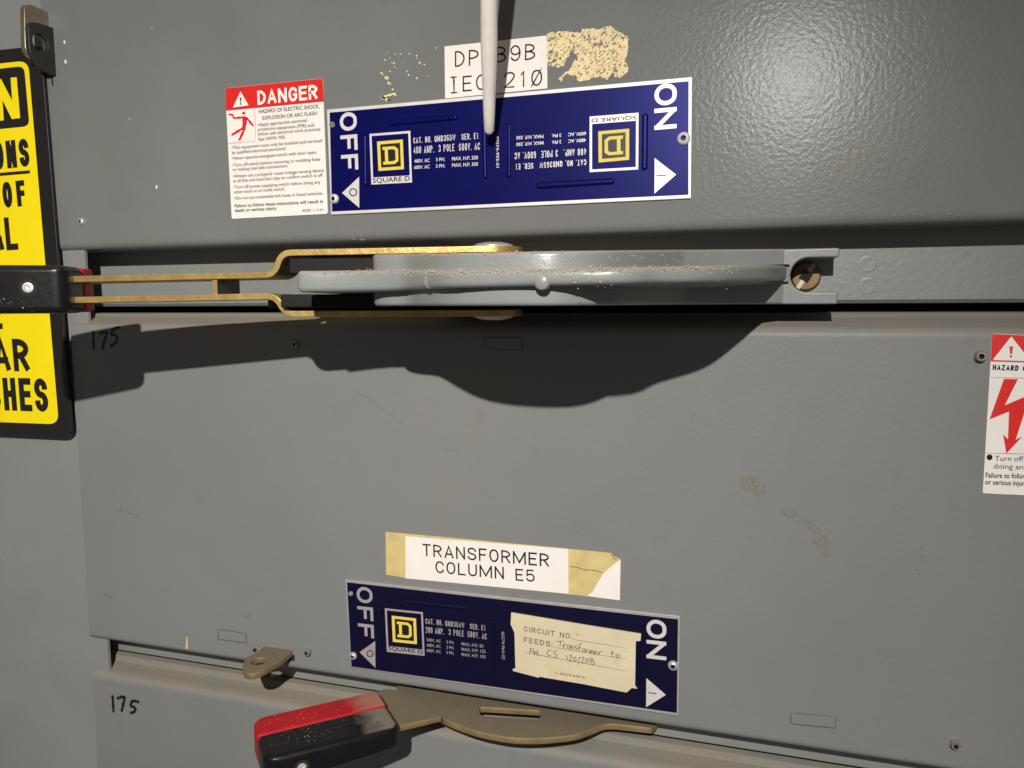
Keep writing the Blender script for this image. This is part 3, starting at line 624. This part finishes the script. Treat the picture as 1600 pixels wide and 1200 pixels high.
# hazard sticker at the right edge
k5 = crop(1200, 480, 4)
hz = sticker('hazard_sticker', 'white hazard sticker with a red lightning bolt arrow, cut by the right edge', 'sticker',
    rounded([k5(1401, 165), k5(2030, 195), k5(2010, 1195), k5(1342, 1163)], 2.2), M['white'])
h = .0006
ink('red_header', [px_poly([k5(1402, 167), k5(2028, 196), k5(2026, 352), k5(1392, 337)], h)], M['redink'], hz)
ink('warning_triangle', [px_poly(rounded([k5(1521, 182), k5(1642, 338), k5(1404, 330)], 2, 4), h+.0001)], M['white'], hz)
ink('lightning_arrow', [px_poly([k5(*q) for q in ((1475, 448), (1385, 701), (1507, 652), (1500, 826), (1470, 794), (1490, 915), (1590, 808), (1548, 828), (1640, 545), (1480, 613), (1562, 450))], h), px_poly([k5(1508, 245), k5(1532, 245), k5(1526, 292), k5(1514, 292)], h+.0002), px_poly(circ(*k5(1519, 307), 2, 12), h+.0002),
    strokes([[k5(1390, 439), k5(2000, 452)], [k5(1360, 912), k5(2000, 926)], [k5(1393, 338), k5(2020, 353)]], h+.00003, .8)], M['redink'], hz)
ink('lettering', [letters('HAZARD OF', k5(1404, 393), k5(1640, 400), 8.6, 1.75, h, .45), text('Turn off', k5(1418, 960), k5(1597, 963), 7.8, h, .0), text('doing any', k5(1411, 1008), k5(1622, 1015), 7.8, h, 0),
    text('Failure to follow', k5(1360, 1064), k5(1624, 1072), 7.6, h, .016), text('or serious injury', k5(1357, 1107), k5(1622, 1117), 7.6, h, .016), px_poly(circ(*k5(1385, 938), 4.6, 18), h)], M['black_ink'], hz)

# ------------------------------------------------------------------ yellow and black warning sign
S0 = .0014
cs = P(20, 380)
sg = thing('warning_sign', 'yellow warning sign with black border and lettering, cut by the left edge', 'sign', (cs.x, 0, cs.z))
shape('sign_board', px_poly(rounded([(-330, 112), (63.5, 71), (113, 685), (-250, 668)], [12, 10, 18, 18], 8), .0032, .0018), M['signblack'], sg, bevel=.0003)
h = .0034
ink('yellow_panel', [px_poly(rounded([(-310, 132), (44, 94.5), (92, 663), (-230, 651)], [14, 17, 17, 14], 8), h)], M['signyellow'], sg)
ink('black_box', [px_poly(rounded([(-290, 140), (37.5, 103), (46, 197), (-285, 230)], [10, 11, 11, 10], 6), h+.0001)], M['signblack'], sg)
ink('box_lettering', [px_poly([(16.5, 121.5), (26, 120.5), (31.5, 184.5), (21, 185.5)], h+.0002), px_poly([(-8, 124.5), (1.5, 123.5), (22, 163), (22.5, 186), (18.5, 186), (-6, 137)], h+.00022), px_poly([(-8, 124.5), (1.5, 123.5), (6, 188), (-4, 189)], h+.00024)], M['signyellow'], sg)
ink('lettering', [letters('ONS', (-8, 265.5), (47, 259.5), 43, 9.2, h+.0001, .55), px_poly([(-60, 275), (46.5, 266), (47, 271), (-60, 280)], h+.0001), letters('OF', (6, 325), (41, 321.5), 40, 8.8, h+.0001, .9), letters('AL', (-14, 393), (29, 390), 51, 9.8, h+.0001, .25),
    letters('E', (-16, 515), (4.5, 514), 50, 9, h+.0001), letters('AR', (-8, 580), (47, 580.3), 50, 10, h+.0001, .3), letters('CHES', (-17, 640.5), (76.5, 643.5), 50, 10, h+.0001, .42)], M['signblack'], sg)

# ------------------------------------------------------------------ padlock hasps
side = lambda hh, z, x: Vector((x, -hh, z))
hs = thing('padlock_hasp', 'pair of rounded metal hasp tabs standing out of the top door above the sign corner', 'hasp', (-.173, 0, .045))
out = rounded([(-.006, .0575), (.0030, .0574), (.0100, .0572), (.0163, .0552), (.0163, .0385), (.0085, .0318), (.002, .0312), (-.006, .0312)], [0, .001, .003, .006, .008, .004, .001, 0], 6)
shape('hasp_tab', holed([out, circ(.0090, .0466, .0050, 28)], side, -.1748, -.1722, .0003), M['darksteel'], hs, smooth=50)
out = rounded([(-.006, .0655), (.0040, .0665), (.0150, .0668), (.0165, .0380), (.004, .038), (-.006, .038)], [0, .002, .0075, .0075, 0, 0], 6)
shape('hasp_tab', holed([out, circ(.0080, .0463, .0060, 28)], side, -.1785, -.1752, .0004), M['nickel'], hs, smooth=50)
shape('slot', px_poly([(80, 42), (82.5, 44), (81, 62), (84, 70), (82, 85), (84.5, 92), (83, 108), (85.5, 117), (82, 121), (83, 134), (81.3, 134), (80, 121), (72, 116)], .0003, .0006), M['void'], hs)
h2 = thing('padlock_hasp', 'flat brass hasp tab with a round hole, sticking out of the middle door\'s bottom edge', 'hasp', (-.040, 0, -.29))
out = rounded([(-.0508, -.006), (-.0320, -.006), (-.0308, .0035), (-.0305, .0130), (-.0325, .0245), (-.0352, .0305), (-.0400, .0305), (-.0470, .0235), (-.0508, .0140), (-.0485, .0070)], [0, 0, .003, .004, .004, .004, .005, .004, .006, .003], 5)
shape('hasp_tab', holed([out, circ(-.0412, .0165, .0044, 28)], plan, -.2915, -.2882, .0004), M['golddusty'], h2, smooth=50)
shape('slot', px_poly([(409, 1014), (455, 1021), (460, 1025), (460, 1032), (448, 1034), (412, 1026), (407, 1021)], .0003, .0006), M['void'], h2)

# ------------------------------------------------------------------ upper handle
hd = thing('switch_handle', 'long grey cast switch handle with two brass arms and a black and red grip', 'handle', (.10, .027, -.088))
def lerpz(tab, x):
    if x <= tab[0][0]: return tab[0][1]
    for (a, b), (c2, d2_) in zip(tab, tab[1:]):
        if x <= c2: return b+(d2_-b)*(x-a)/(c2-a)
    return tab[-1][1]
def seen(x, hh, tab, z=-.088):
    """height of the point (x, hh) whose picture row is given by tab (photo column -> row)"""
    for _ in range(3):
        d = Vector((x, -hh, z))-CAM; px = 800+FPX*d.dot(_r)/d.dot(_f); z = P(px, lerpz(tab, px), hh).z
    return z
ztop = lambda x, g, hh: seen(x, hh, [(580, 397.5), (700, 395.5), (850, 392), (1000, 390.5), (1230, 388.5)]) + .045*(hh-g)
zbot = lambda x, g, hh: seen(x, hh, [(580, 478), (850, 478), (1150, 475.5), (1300, 475)])
ribt = lambda x, g, hh: seen(x, hh, [(460, 423), (600, 422), (700, 423), (850, 420.5), (1000, 417), (1150, 414), (1225, 413)]) + .03*(hh-g)
ribb = lambda x, g, hh: seen(x, hh, [(460, 457), (600, 455), (700, 450), (850, 446.5), (1000, 443.5), (1150, 441), (1225, 440)]) - .01*(hh-g)
def casting(prof, zt, zb, back=-.027, r=.0014, nr=4, steps=5):
    """plan outline prof (x, h) run back to the strip; heights follow zt and zb, the front edges are rounded by r"""
    V, F = [], []; n = len(prof)
    for i, (x, hh) in enumerate(prof):
        a, b = Vector(prof[max(i-1, 0)]), Vector(prof[min(i+1, n-1)]); t = (b-a).normalized(); nm = Vector((-t.y, t.x))
        ring = []
        for k in range(steps, 0, -1):
            g = (hh-r)+(back-hh+r)*(k/steps)**1.3; ring.append((x, g, zt(x, g, hh)))
        top, bot = zt(x, hh, hh), zb(x, hh, hh)
        for k in range(nr+1):
            al = math.pi/2*k/nr; q = Vector((x, hh))-nm*r*(1-math.sin(al)); ring.append((q.x, q.y, top-r*(1-math.cos(al))))
        for k in range(nr, -1, -1):
            al = math.pi/2*k/nr; q = Vector((x, hh))-nm*r*(1-math.sin(al)); ring.append((q.x, q.y, bot+r*(1-math.cos(al))))
        for k in range(1, steps+1):
            g = (hh-r)+(back-hh+r)*(k/steps)**1.3; ring.append((x, g, zb(x, g, hh)))
        V += [(a_, -b_, c_) for a_, b_, c_ in ring]
    st = len(ring)
    for i in range(n-1):
        for k in range(st-1): F.append((i*st+k, (i+1)*st+k, (i+1)*st+k+1, i*st+k+1))
    F += [tuple(range(st)), tuple(range((n-1)*st, n*st))]
    return V, F
def smoothp(pts, n=3):
    out = []
    for i in range(len(pts)-1):
        p0, p1, p2, p3 = [Vector(pts[max(0, min(len(pts)-1, j))]) for j in (i-1, i, i+1, i+2)]
        for k in range(n):
            t = k/n; out.append(tuple(.5*((2*p1)+(p2-p0)*t+(2*p0-5*p1+4*p2-p3)*t*t+(3*p1-p0-3*p2+p3)*t**3)))
    return out+[pts[-1]]
body = smoothp([(.0600, .020), (.0602, .058), (.0622, .0745), (.070, .0795), (.080, .0815), (.092, .0920), (.104, .1015), (.118, .1065), (.135, .1075), (.149, .1045), (.160, .093), (.168, .076), (.1755, .057), (.1822, .040)]) + [(.200, .0268), (.2200, .0119)]
ribp = [(.0480, .060), (.0372, .0895), (.0378, .0909), (.0390, .0916)] + smoothp([(.0410, .0916), (.0589, .0868), (.0790, .0872), (.0880, .0930), (.0963, .1002), (.1101, .1098), (.1351, .1118), (.1600, .1110), (.1715, .1075), (.1790, .0985), (.1950, .0855), (.2050, .0660), (.2120, .0480), (.2165, .0300), (.2195, .0160), (.2216, .0105)])
block = [(.2190, .0128), (.2410, .0118)]
hv = shape('housing', casting(body, ztop, zbot), M['cast'], hd, smooth=40)
hr = shape('housing_rib', casting(ribp, ribt, ribb, .015, .0020), M['cast'], hv, smooth=40)
# end block with a pocket that is open to the right
out = [(.2190, -.0986), (.2408, -.0986)] + [(.2408, -.0938), (.2292, -.0937)] + [(.2292+.0069*math.cos(a), -.0866+.0071*math.sin(a)) for a in [math.radians(270-180*k/14) for k in range(1, 14)]] + [(.2292, -.0795), (.2408, -.0795)] + rounded([(.2408, -.0758), (.2190, -.0758)], 0)
v, f = prism(out, wall, -.027, .0122)
shape('end_block', (v, f), M['cast'], hd, bevel=.0007, seg=2)
shape('pocket_floor', box(.2195, .2404, -.0940, -.0792, -.027, -.0075), M['cast'], hd)
sc = shape('brass_screw', lathe(.2292, -.0866, [(.0062, 0), (.0062, .0016), (.0055, .0024), (.0008, .0025)], 30, -.0075), M['brass'], hd)
ca, sa = math.cos(math.radians(58)), math.sin(math.radians(58))
rot = lambda a, b: (.2292+a*ca-b*sa, -.0866+a*sa+b*ca)
shape('screw_slot', prism([rot(-.0060, -.0009), rot(.0060, -.0009), rot(.0060, .0009), rot(-.0060, .0009)], wall, -.0055, -.0048), M['nickel'], sc)
shape('screw_socket', prism([rot(-.0021, -.0021), rot(.0021, -.0021), rot(.0021, .0021), rot(-.0021, .0021)], wall, -.0055, -.0045), M['void'], sc)
# ejector-pin bosses on the rib
for px, py in ((671, 439), (846, 440)):
    hb = lerpz(ribp[3:], P(px, py, .098).x)
    c = P(px, py+1, hb); hb -= .0004
    shape('casting_boss', lathe(c.x, c.z, [(.0026, -.003), (.0026, .0001), (.0022, .0006), (.0003, .0007)], 20, hb), M['cast'], hd, smooth=50)
# the two arms: flat bars that step outwards beside the housing
TH = math.radians(13.0)
ax = Vector((math.cos(TH), -math.sin(TH))); pr = Vector((math.sin(TH), math.cos(TH)))      # along and across the arm, in (x, h)
PIV = Vector((.1000, .036)); HW = .0125
def arm(zs, jog0, jog1, z_a, z_b, z_c, th, s0=-.205, s1=.0):
    path = [(s0, z_a)]
    for k in range(9): path.append((jog0-.006+.006*k/8, None))
    pts = rounded([(s0-.02, z_a), (jog0, z_b), (jog1, z_c), (s1+.05, zs)], [0, .0042, .0042, 0], 7)
    # sample along s with thickness across the path
    V, F = [], []; S = []
    for i in range(len(pts)-1):
        (a, za), (b, zb) = pts[i], pts[i+1]
        m_ = 1 if i in range(1, len(pts)-2) else 12
        for k in range(m_): S.append((a+(b-a)*k/m_, za+(zb-za)*k/m_))
    S = [q for q in S if q[0] < s1]
    ends = [(s1+HW*math.sin(math.radians(t)), math.cos(math.radians(t))) for t in range(0, 86, 12)]
    zl = lambda s: S[-1][1]+(zs-S[-1][1])*0
    row = [(s, z, HW) for s, z in S] + [(s, zl(s), HW*wd) for s, wd in ends]
    for i, (s, z, wd) in enumerate(row):
        a, b = row[max(i-1, 0)], row[min(i+1, len(row)-1)]
        t = Vector((b[0]-a[0], b[1]-a[1])).normalized() if (b[0]-a[0]) or (b[1]-a[1]) else Vector((1, 0)); n = Vector((-t.y, t.x))*th/2
        for sg_ in (1, -1):
            for e in (1, -1):
                q = PIV + ax*(s+n.x*e) + pr*(wd*sg_); V.append((q.x, -q.y, z+n.y*e))
    for i in range(len(row)-1):
        a, b = 4*i, 4*i+4
        F += [(a, b, b+2, a+2), (a+1, a+3, b+3, b+1), (a, a+1, b+1, b), (a+2, b+2, b+3, a+3)]
    F += [(0, 2, 3, 1), tuple(len(V)-4+i for i in (0, 1, 3, 2))]
    return V, F
shape('brass_arm', arm(-.0746, -.0928, -.0893, -.0868, -.0850, -.0758, .0027), M['gold'], hd, bevel=.0003)
shape('brass_arm', arm(-.1016, -.0925, -.0885, -.0958, -.0941, -.1017, .0027), M['gold'], hd, bevel=.0003)
def vlathe(x, hh, z0, prof, n=24, sgn=1):
    V, F = [], []
    for r, z in prof:
        for k in range(n): V.append((x+r*math.cos(2*math.pi*k/n), -hh+r*math.sin(2*math.pi*k/n), z0+sgn*z))
    for i in range(len(prof)-1):
        for k in range(n): F.append((i*n+k, i*n+(k+1) % n, (i+1)*n+(k+1) % n, (i+1)*n+k))
    F.append(tuple((len(prof)-1)*n+k for k in range(n))); return V, F
for z0, sgn in ((-.0733, 1), (-.1030, -1)):
    shape('pivot_rivet', vlathe(PIV.x, PIV.y, z0, [(.0088, -.001), (.0088, .0004), (.0070, .0012), (.0040, .0018), (.0005, .0020)], 28, sgn), M['steel'], hd, smooth=60)
# cross plate between the arms and the dark bushings beside the rib, widened to block stray light
def along(s, a, z): q = PIV+ax*s+pr*a; return Vector((q.x, -q.y, z))
def bxs(s0, s1, a0, a1, z0, z1):
    V = [along(s, a, z) for s in (s0, s1) for a in (a0, a1) for z in (z0, z1)]
    return V, [(0, 1, 3, 2), (4, 6, 7, 5), (0, 4, 5, 1), (2, 3, 7, 6), (0, 2, 6, 4), (1, 5, 7, 3)]
cv, cf = bxs(-.1205, -.1185, -HW+.001, HW-.001, -.0942, -.0852)
build('cross_plate', cv, cf, [M['goldshade'], M['gold']], hd, mi=[0, 0, 0, 1, 0, 0])  # sides in the painted shade tone, front edge plain gold
shape('bushing', bxs(-.0890, -.042, -.022, .0165, -.0990, -.0934), M['rubber'], hd, bevel=.0008)
hq = PIV+ax*(-.089)+pr*(-.012)
shape('filler_disc', vlathe(hq.x, hq.y, -.0992, [(.0150, 0), (.0155, .0006), (.0155, .0048), (.0145, .0056), (.004, .0057)], 30), M['rubber'], hd, smooth=50)  # dark disc added in the gap to stop light leaking past the arm
shape('bushing', bxs(-.0865, -.042, -.022, .0118, -.0848, -.0780), M['rubber'], hd, bevel=.0008)

def grip(parent, e0, tilt, length, depth, z0, z1, split, screw_s, screwz, mblack, mred, taper=0.0):
    """moulded grip: e0 = back corner of its inner end in (x, h); red half next to the door, black half outside"""
    a = Vector((-math.cos(tilt), math.sin(tilt))); p = Vector((math.sin(tilt), math.cos(tilt)))
    def pos(s, d, z):
        q = Vector(e0)+a*s+p*d
        if z < (z0+z1)/2: z += taper*max(0, 1-s/length)
        return Vector((q.x, -q.y, z))
    red = rounded([(0, 0), (length, 0), (length, split), (0, split)], [.005, .019, 0, 0], 8)
    blk = rounded([(0, split), (length, split), (length, depth), (0, depth)], [0, 0, .007, .006], 6)
    v, f = prism(blk, pos, z0, z1); g = shape('grip', (v, f), mblack, parent, bevel=.0030, seg=4)
    v, f = prism(red, pos, z0+.0003, z1-.0003); shape('grip_band', (v, f), mred, g, bevel=.0016, seg=3)
    # screw sunk in the outer face
    n = 20; V, F, mi = [], [], []
    for rr, dd in ((.0036, .00012), (.0022, .00016), (.0021, .0006), (.0014, .0007), (.0010, .0002), (.0001, .0001)):
        for k in range(n):
            t = 2*math.pi*k/n; V.append(pos(screw_s+rr*math.cos(t), depth+dd, screwz+rr*math.sin(t)))
    for i in range(5):
        for k in range(n): F.append((i*n+k, i*n+(k+1) % n, (i+1)*n+(k+1) % n, (i+1)*n+k)); mi.append(1 if i == 0 else 0)
    build('grip_screw', V, F, [M['steel'], M['void']], g, mi=mi, smooth=40)
    return pos
pos = grip(hd, (-.0900, .0625), math.radians(29), .043, .039, -.1010, -.0805, .0165, .0150, -.0900, M['black'], M['red'])

# pale dust specks lying on the handle
def specks(parent, places, seed, k=1.0):
    rnd = random.Random(seed); V, F = [], []
    for fn, n in places:
        for _ in range(n):
            c = fn(rnd); s = k*rnd.uniform(.00010, .00027)*(.7 if rnd.random() < .7 else 1.5); o = len(V)
            for d in ((1, 0, 0), (-1, 0, 0), (0, 1, 0), (0, -1, 0), (0, 0, 1), (0, 0, -1)):
                V.append(tuple(Vector(c)+Vector(d)*s*rnd.uniform(.5, 1.2)))
            F += [tuple(o+i for i in t) for t in ((0, 2, 4), (2, 1, 4), (1, 3, 4), (3, 0, 4), (2, 0, 5), (1, 2, 5), (3, 1, 5), (0, 3, 5))]
    o = build('dust_specks', V, F, M['speck'], parent, smooth=0); o['kind'] = 'stuff'
def on_prof(prof, zf, dz, x0, x1, bias=.0002):
    def fn(r):
        x = r.uniform(x0, x1); hh = lerpz(prof, x); z = zf(x, hh, hh)+dz*abs(r.gauss(0, 1)); return (x, -(hh+bias), z)
    return fn
specks(hd, [(on_prof(ribp, ribt, -.0010, .045, .20), 700), (on_prof(ribp, ribt, -.0028, .14, .205), 220), (on_prof(body, ztop, -.0004, .066, .15), 170), (on_prof(body, lambda x, g, hh: ribt(x, g, hh)+.0045, -.0025, .12, .19), 160),
            (on_prof(ribp, ribt, .0004, .06, .19, -.002), 300),
            (lambda r: pos(r.uniform(.012, .05), .0392, r.uniform(-.1000, -.0945)), 60)], 5)

# ------------------------------------------------------------------ lower handle
hb = thing('switch_handle', 'short red and black grip on a dusty flat plate under the lower nameplate', 'handle', (.1, .02, -.306))
plate = rounded([(.168, -.016), (.1655, -.0075), (.1470, -.0060), (.1425, -.0045), (.1363, .0035), (.1312, .0092), (.1173, .0170), (.1025, .0212), (.0844, .0206), (.0694, .0165), (.050, .008), (.030, -.004), (.024, -.016)], [0, .001, .003, .003, .004, .005, .008, .01, .008, .008, .008, .004, 0], 4)
slot = rounded([(lambda q: (q.x, -q.y))(PZ(px, py, -.305)) for px, py in ((748, 1104), (846, 1110), (843, 1125), (751, 1118))], .0024, 5)
shape('hub_plate', holed([plate, slot], plan, -.3082, -.3050, .0004), M['golddusty'], hb, smooth=50)
t43 = math.radians(43.5); a2 = Vector((-math.cos(t43), math.sin(t43))); p2 = Vector((math.sin(t43), math.cos(t43)))
E0 = Vector((.0268, .0122))
def ap(s, d): q = E0+a2*s+p2*d; return (q.x, q.y)
arm2 = [ap(.03, .0355), ap(.03, .006)] + [(lambda q: (q.x, -q.y))(PZ(px, py, -.3018)) for px, py in ((600, 1076), (620, 1078), (640, 1083), (655, 1090), (666, 1100), (679, 1111), (690, 1119), (660, 1126), (630, 1133))]
shape('lever_arm', holed([arm2], plan, -.3048, -.3018, .0004), M['golddusty'], hb, smooth=50)
pos2 = grip(hb, tuple(E0), t43, .0625, .0392, -.3112, -.2962, .0165, .0465, -.3042, M['blackdust'], M['reddust'], .0038)
specks(hb, [(lambda r: pos2(min(.058, abs(r.gauss(.046, .010))), r.uniform(.006, .034), -.2961), 110), (lambda r: pos2(r.uniform(.005, .058), r.uniform(.003, .032), -.2961), 90)], 9, .62)
# ------------------------------------------------------------------ white rod hanging in front of the top door
tip = Vector((.0905, -.0125, -.0185)); top = P(764, 0, .046); axv = (top-tip)
def rodpt(t): return tip+axv*t
V, F = [], []; n = 24
zx = axv.normalized(); e1 = zx.cross(Vector((0, 1, 0))).normalized(); e2 = zx.cross(e1)
L_ = axv.length
prof = [(-.0024/L_, .0004), (-.0022/L_, .0012), (-.0014/L_, .0019), (0, .0024), (.15, .0027), (.35, .0030), (.55, .0034), (.72, .0036), (1.0, .0035), (2.6, .0035)]
for t, r in prof:
    c = rodpt(t)
    for k in range(n):
        a = 2*math.pi*k/n; V.append(tuple(c+e1*r*math.cos(a)+e2*r*math.sin(a)))
for i in range(len(prof)-1):
    for k in range(n): F.append((i*n+k, i*n+(k+1) % n, (i+1)*n+(k+1) % n, (i+1)*n+k))
F += [tuple(range(n)), tuple((len(prof)-1)*n+k for k in range(n))]
rod = build('plastic_rod', V, F, M['rod'], None, smooth=60); tag(rod, 'white round-tipped plastic rod pointing down over the upper blue nameplate', 'rod')
